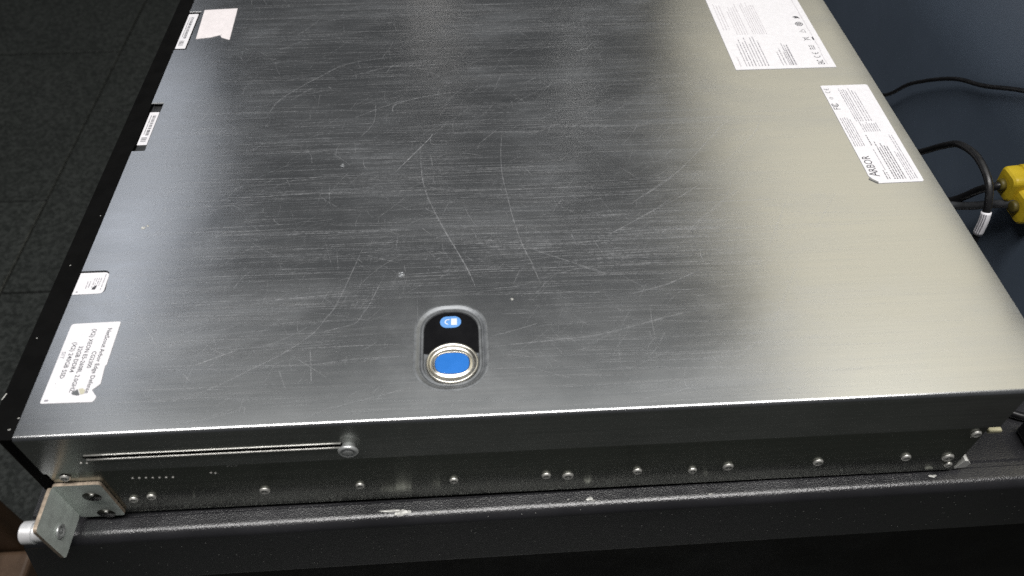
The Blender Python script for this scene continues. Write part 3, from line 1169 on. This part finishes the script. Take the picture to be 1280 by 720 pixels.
P_.rows(0.318, 0.40, -0.5075, 1, 0.002, 0.0008, rl, 0.1)
P_.rows(0.300, 0.318, -0.5065, 1, 0.002, 0.0006, rl, 0.1)
P_.done('faded_print', simple('ghost_ink', (0.55, 0.52, 0.55), 0.6, 0, 0.2, 900), big)
P_ = Print(*fr)
sb = -0.5020
P_.text('EAC', 0.3000, sb - 0.0026, 0.0050, 0.0058, 0.01)
P_.ce(0.3090, sb, 0.0026)
P_.rows(0.3205, 0.3268, sb + 0.0014, 3, 0.0016, 0.0010, rl, 0.05)
# crossed-out bin
P_.bar(0.3340, sb - 0.0052, 0.3385, sb - 0.0040)
for q in range(2):
    P_.poly([(0.3338 + 0.0050 * q, sb - 0.0022), (0.3342 + 0.0050 * q, sb - 0.0022), (0.3386 - 0.0050 * q, sb + 0.0036), (0.3382 - 0.0050 * q, sb + 0.0036)])
P_.bar(0.3346, sb + 0.0020, 0.3378, sb + 0.0025)
P_.bar(0.3346, sb - 0.0016, 0.3350, sb + 0.0020)
P_.bar(0.3374, sb - 0.0016, 0.3378, sb + 0.0020)
# recycling triangle
for k in range(3):
    a = math.radians(90 + 120 * k)
    b = math.radians(90 + 120 * (k + 1))
    for s0, s1 in ((0.0034, 0.0026),):
        P_.poly([(0.3475 + s0 * math.cos(a), sb + s0 * math.sin(a)), (0.3475 + s0 * (0.25 * math.cos(a) + 0.75 * math.cos(b)), sb + s0 * (0.25 * math.sin(a) + 0.75 * math.sin(b))),
                 (0.3475 + s1 * (0.25 * math.cos(a) + 0.75 * math.cos(b)), sb + s1 * (0.25 * math.sin(a) + 0.75 * math.sin(b))), (0.3475 + s1 * math.cos(a), sb + s1 * math.sin(a))])
# round mark with a grid
P_.arc(0.3585, sb, 0.0026, 0.0032, 0, 360, 24)
for k in (-1, 0, 1):
    P_.bar(0.3585 - 0.0022, sb + 0.0013 * k - 0.0003, 0.3585 + 0.0022, sb + 0.0013 * k + 0.0003)
P_.bar(0.3582, sb - 0.0026, 0.3588, sb + 0.0026)
# dark leaf-like mark
P_.poly([(0.3670, sb - 0.0034), (0.3700, sb - 0.0022), (0.3708, sb), (0.3694, sb + 0.0026), (0.3684, sb + 0.0006), (0.3672, sb + 0.0012), (0.3676, sb - 0.0010)])
P_.done('symbol_row', M_ink, big)

# ---- vendor sticker, nearer on the rear edge
ax0, ax1, ay0, ay1 = 0.4920, 0.5268, 0.1625, 0.2720
ar = paper('vendor_sticker', round_poly([(0.4949, ay0), (ax1 - 0.001, ay0 + 0.0004), (ax1 + 0.0005, ay1), (ax0 - 0.0004, ay1), (ax0 - 0.0008, 0.1750), (0.4910, 0.1700)], [0.0004, 0.002, 0.002, 0.0015, 0, 0]), ZL,
           'white sticker with large vendor name and a peeled corner')
fr = ((0, 0), (0, 1), (-1, 0), ZL + 0.00026)
P_ = Print(*fr)
P_.text('A', 0.1690, -0.4985, 0.0066, 0.0052)
P_.text('RBOR', 0.1742, -0.4985, 0.0056, 0.0160)
P_.done('vendor_name', M_ink, ar)
P_ = Print(*fr)
P_.ce(0.2625, -0.4948, 0.0019)
P_.arc(0.2560, -0.4948, 0.0010, 0.0013, 0, 360, 16)
P_.text('c', 0.2554, -0.4953, 0.0010)
# two-letter arc mark
P_.bar(0.2425, -0.4972, 0.2431, -0.4925)
P_.bar(0.2425, -0.4931, 0.2452, -0.4925)
P_.bar(0.2425, -0.4950, 0.2446, -0.4944)
P_.arc(0.2478, -0.4948, 0.0018, 0.0025, 40, 320, 18)
P_.arc(0.2478, -0.4948, 0.0007, 0.0012, 40, 320, 12)
P_.done('approval_marks', M_ink, ar)
P_ = Print(*fr)
P_.rows(0.2005, 0.2330, -0.4935, 5, 0.0016, 0.0008, rl, 0.08)
P_.rows(0.2280, 0.2680, -0.5040, 4, 0.0016, 0.0008, rl, 0.08)
P_.rows(0.2280, 0.2680, -0.5112, 3, 0.0019, 0.0008, rl, 0.3)
P_.rows(0.2160, 0.2270, -0.5055, 8, 0.0016, 0.0008, rl, 0.3)
P_.rows(0.1660, 0.2060, -0.5210, 2, 0.0017, 0.0008, rl, 0.05)
P_.rows(0.2060, 0.2120, -0.5210, 2, 0.0017, 0.0008, rl, 0.3)
P_.rows(0.1750, 0.1990, -0.5045, 1, 0.0017, 0.0007, rl, 0.2)
P_.rows(0.1650, 0.1980, -0.5180, 2, 0.0014, 0.0007, rl, 0.4)
P_.done('small_print', M_inkfaint, ar)
P_ = Print(*fr)
P_.rows(0.1660, 0.2050, -0.5080, 5, 0.00175, 0.0010, rl, 0.25)
P_.rows(0.2010, 0.2130, -0.5050, 1, 0.0014, 0.0010, rl, 0.1)
P_.rows(0.1660, 0.1765, -0.5030, 2, 0.0016, 0.0009, rl, 0.4)
P_.done('bold_print', M_ink, ar)
bm = bmesh.new()
prism(bm, [(0.4902, 0.1668), (0.4949, 0.1624), (0.4955, 0.1636), (0.4930, 0.1662), (0.4909, 0.1682)], ZL, ZL + 0.0004)
obj('peeled_corner', bm, simple('peel_grey', (0.22, 0.22, 0.21), 0.5), ar)

# ------------------------------------------------------------------ cables and plugs behind the server


def cable(name, pts, rad, mat, label, k=8):
    bm = bmesh.new()
    tube(bm, catmull(pts, k), rad, 14)
    o = obj(name, bm, mat, None, True)
    return tag(o, label, 'cable')


pc = empty('power_cable')
tag(pc, 'thick black power cable with a white wrap label looping behind the server', 'cable')
path = [(0.5165, 0.262, 0.020), (0.530, 0.256, 0.026), (0.550, 0.241, 0.042), (0.560, 0.2253, 0.0600), (0.560, 0.2054, 0.0818), (0.560, 0.1916, 0.0935), (0.560, 0.1711, 0.0992), (0.560, 0.1505, 0.0946), (0.560, 0.1395, 0.0804),
        (0.560, 0.1359, 0.0644), (0.560, 0.1340, 0.0367), (0.559, 0.1330, 0.0120), (0.552, 0.132, 0.0034), (0.520, 0.132, 0.0034)]
cu = catmull(path, 10)
bm = bmesh.new()
tube(bm, cu, 0.0024, 14)
obj('cord', bm, M_rubber, pc, True)
i0 = min(range(len(cu)), key=lambda i: (cu[i] - Vector((0.560, 0.1396, 0.0810))).length)
i1 = min(range(len(cu)), key=lambda i: (cu[i] - Vector((0.560, 0.1359, 0.0644))).length)
bm = bmesh.new()
tube(bm, cu[i0:i1 + 1], 0.0031, 14)
wl = obj('wrap_label', bm, M_paper, pc, True)
bm = bmesh.new()
seg = cu[i0:i1 + 1]
for k in range(1, len(seg) - 1):
    d = (seg[k + 1] - seg[k - 1]).normalized()
    side_v = d.cross(Vector((-0.75, -0.45, 0.5))).normalized()
    nrm_v = side_v.cross(d).normalized()
    if nrm_v.dot(Vector((-0.6, -0.6, 0.6))) < 0:
        nrm_v = -nrm_v
    for s in (-1, 0, 1):
        p = seg[k] + nrm_v * 0.00322 + side_v * 0.0013 * s
        q = [p + d * 0.0007 + side_v * 0.0003, p - d * 0.0007 + side_v * 0.0003, p - d * 0.0007 - side_v * 0.0003, p + d * 0.0007 - side_v * 0.0003]
        bm.faces.new([bm.verts.new(v) for v in q])
obj('label_print', bm, M_inkfaint, wl)

cable('thin_cable', [(0.535, 0.42, -0.0 + 0.004), (0.565, 0.385, 0.0050), (0.590, 0.346, 0.0240), (0.593, 0.318, 0.0550), (0.595, 0.2770, 0.0870), (0.597, 0.2440, 0.1030), (0.598, 0.2090, 0.1230), (0.599, 0.16, 0.146), (0.599, 0.10, 0.17)], 0.0016, M_rubber,
      'thin black cable crossing the blue panel')
cable('grey_cable', [(0.52, 0.205, 0.028), (0.555, 0.1960, 0.0350), (0.574, 0.1830, 0.0450), (0.579, 0.1735, 0.0535), (0.584, 0.1620, 0.0655), (0.590, 0.1510, 0.0755)], 0.0029, M_grey, 'straight grey cord leading into the lower yellow plug')
cable('plug_cable', [(0.52, 0.220, 0.0200), (0.555, 0.2040, 0.0320), (0.574, 0.1900, 0.0430), (0.577, 0.1730, 0.0690), (0.579, 0.1650, 0.0790), (0.586, 0.1630, 0.0818)], 0.0028, M_rubber, 'short black cord leading into the upper yellow plug')


def plug(name, p0, d, rad, ln, label):
    d = Vector(d).normalized()
    q = Vector((0, 0, 1)).rotation_difference(d).to_matrix()
    root = empty(name, p0)
    tag(root, label, 'plug', 'yellow plugs behind the server')
    to = lambda a, b, h: tuple(q @ Vector((a, b, h)))
    bm = bmesh.new()
    loops = []
    for k, h in ((0.55, 0.0), (0.86, 0.0004), (0.97, 0.0016), (1.0, 0.0030), (1.0, ln * 0.45), (0.93, ln * 0.47), (0.93, ln * 0.52), (1.03, ln * 0.55), (1.03, ln)):
        loops.append([to(x, y, h) for x, y in rrect(-rad * k, -rad * 0.92 * k, rad * k, rad * 0.92 * k, rad * 0.42 * k, 5)])
    v = ring_strip(bm, loops)
    bm.faces.new(v[0][::-1])
    bm.faces.new(v[-1])
    obj('plug_body', bm, M_yellow, root)
    bm = bmesh.new()
    lathe(bm, [(rad * 0.42, -0.0004), (rad * 0.38, -0.0030), (rad * 0.28, -0.0034)], 24, to)
    obj('cord_grip', bm, M_grip, root, True)
    return root


plug('yellow_plug', (0.5830, 0.1640, 0.0812), (1, 0.0, 0.10), 0.0100, 0.0198, 'upper yellow plug with a short black cord')
plug('yellow_plug', (0.5880, 0.1500, 0.0740), (1, 0.0, 0.05), 0.0100, 0.0148, 'lower yellow plug with a straight grey cord')

cable('black_cable', [(0.548, 0.048, 0.0030), (0.5655, 0.0363, 0.0030), (0.5735, 0.0330, 0.0030), (0.583, 0.030, 0.0030), (0.592, 0.036, 0.0030), (0.598, 0.060, 0.0030), (0.600, 0.110, 0.0030), (0.600, 0.150, 0.003)], 0.0026, M_rubber, 'black cord lying on the table at the rear corner of the server')
blk = empty('black_plug', (0.572, 0.0165, 0.0))
tag(blk, 'black plug lying on the table near the right edge', 'plug')
bm = bmesh.new()
box(bm, (-0.0095, -0.006, 0.0003), (0.014, 0.010, 0.013), 0.003, 3)
obj('plug_body', bm, M_rubber, blk)
bm = bmesh.new()
tube(bm, catmull([(0.0138, 0.002, 0.0065), (0.020, 0.002, 0.0045), (0.028, 0.008, 0.0030), (0.030, 0.030, 0.003), (0.031, 0.1, 0.003)], 6), 0.0028, 10)
obj('cord', bm, M_rubber, blk, True)
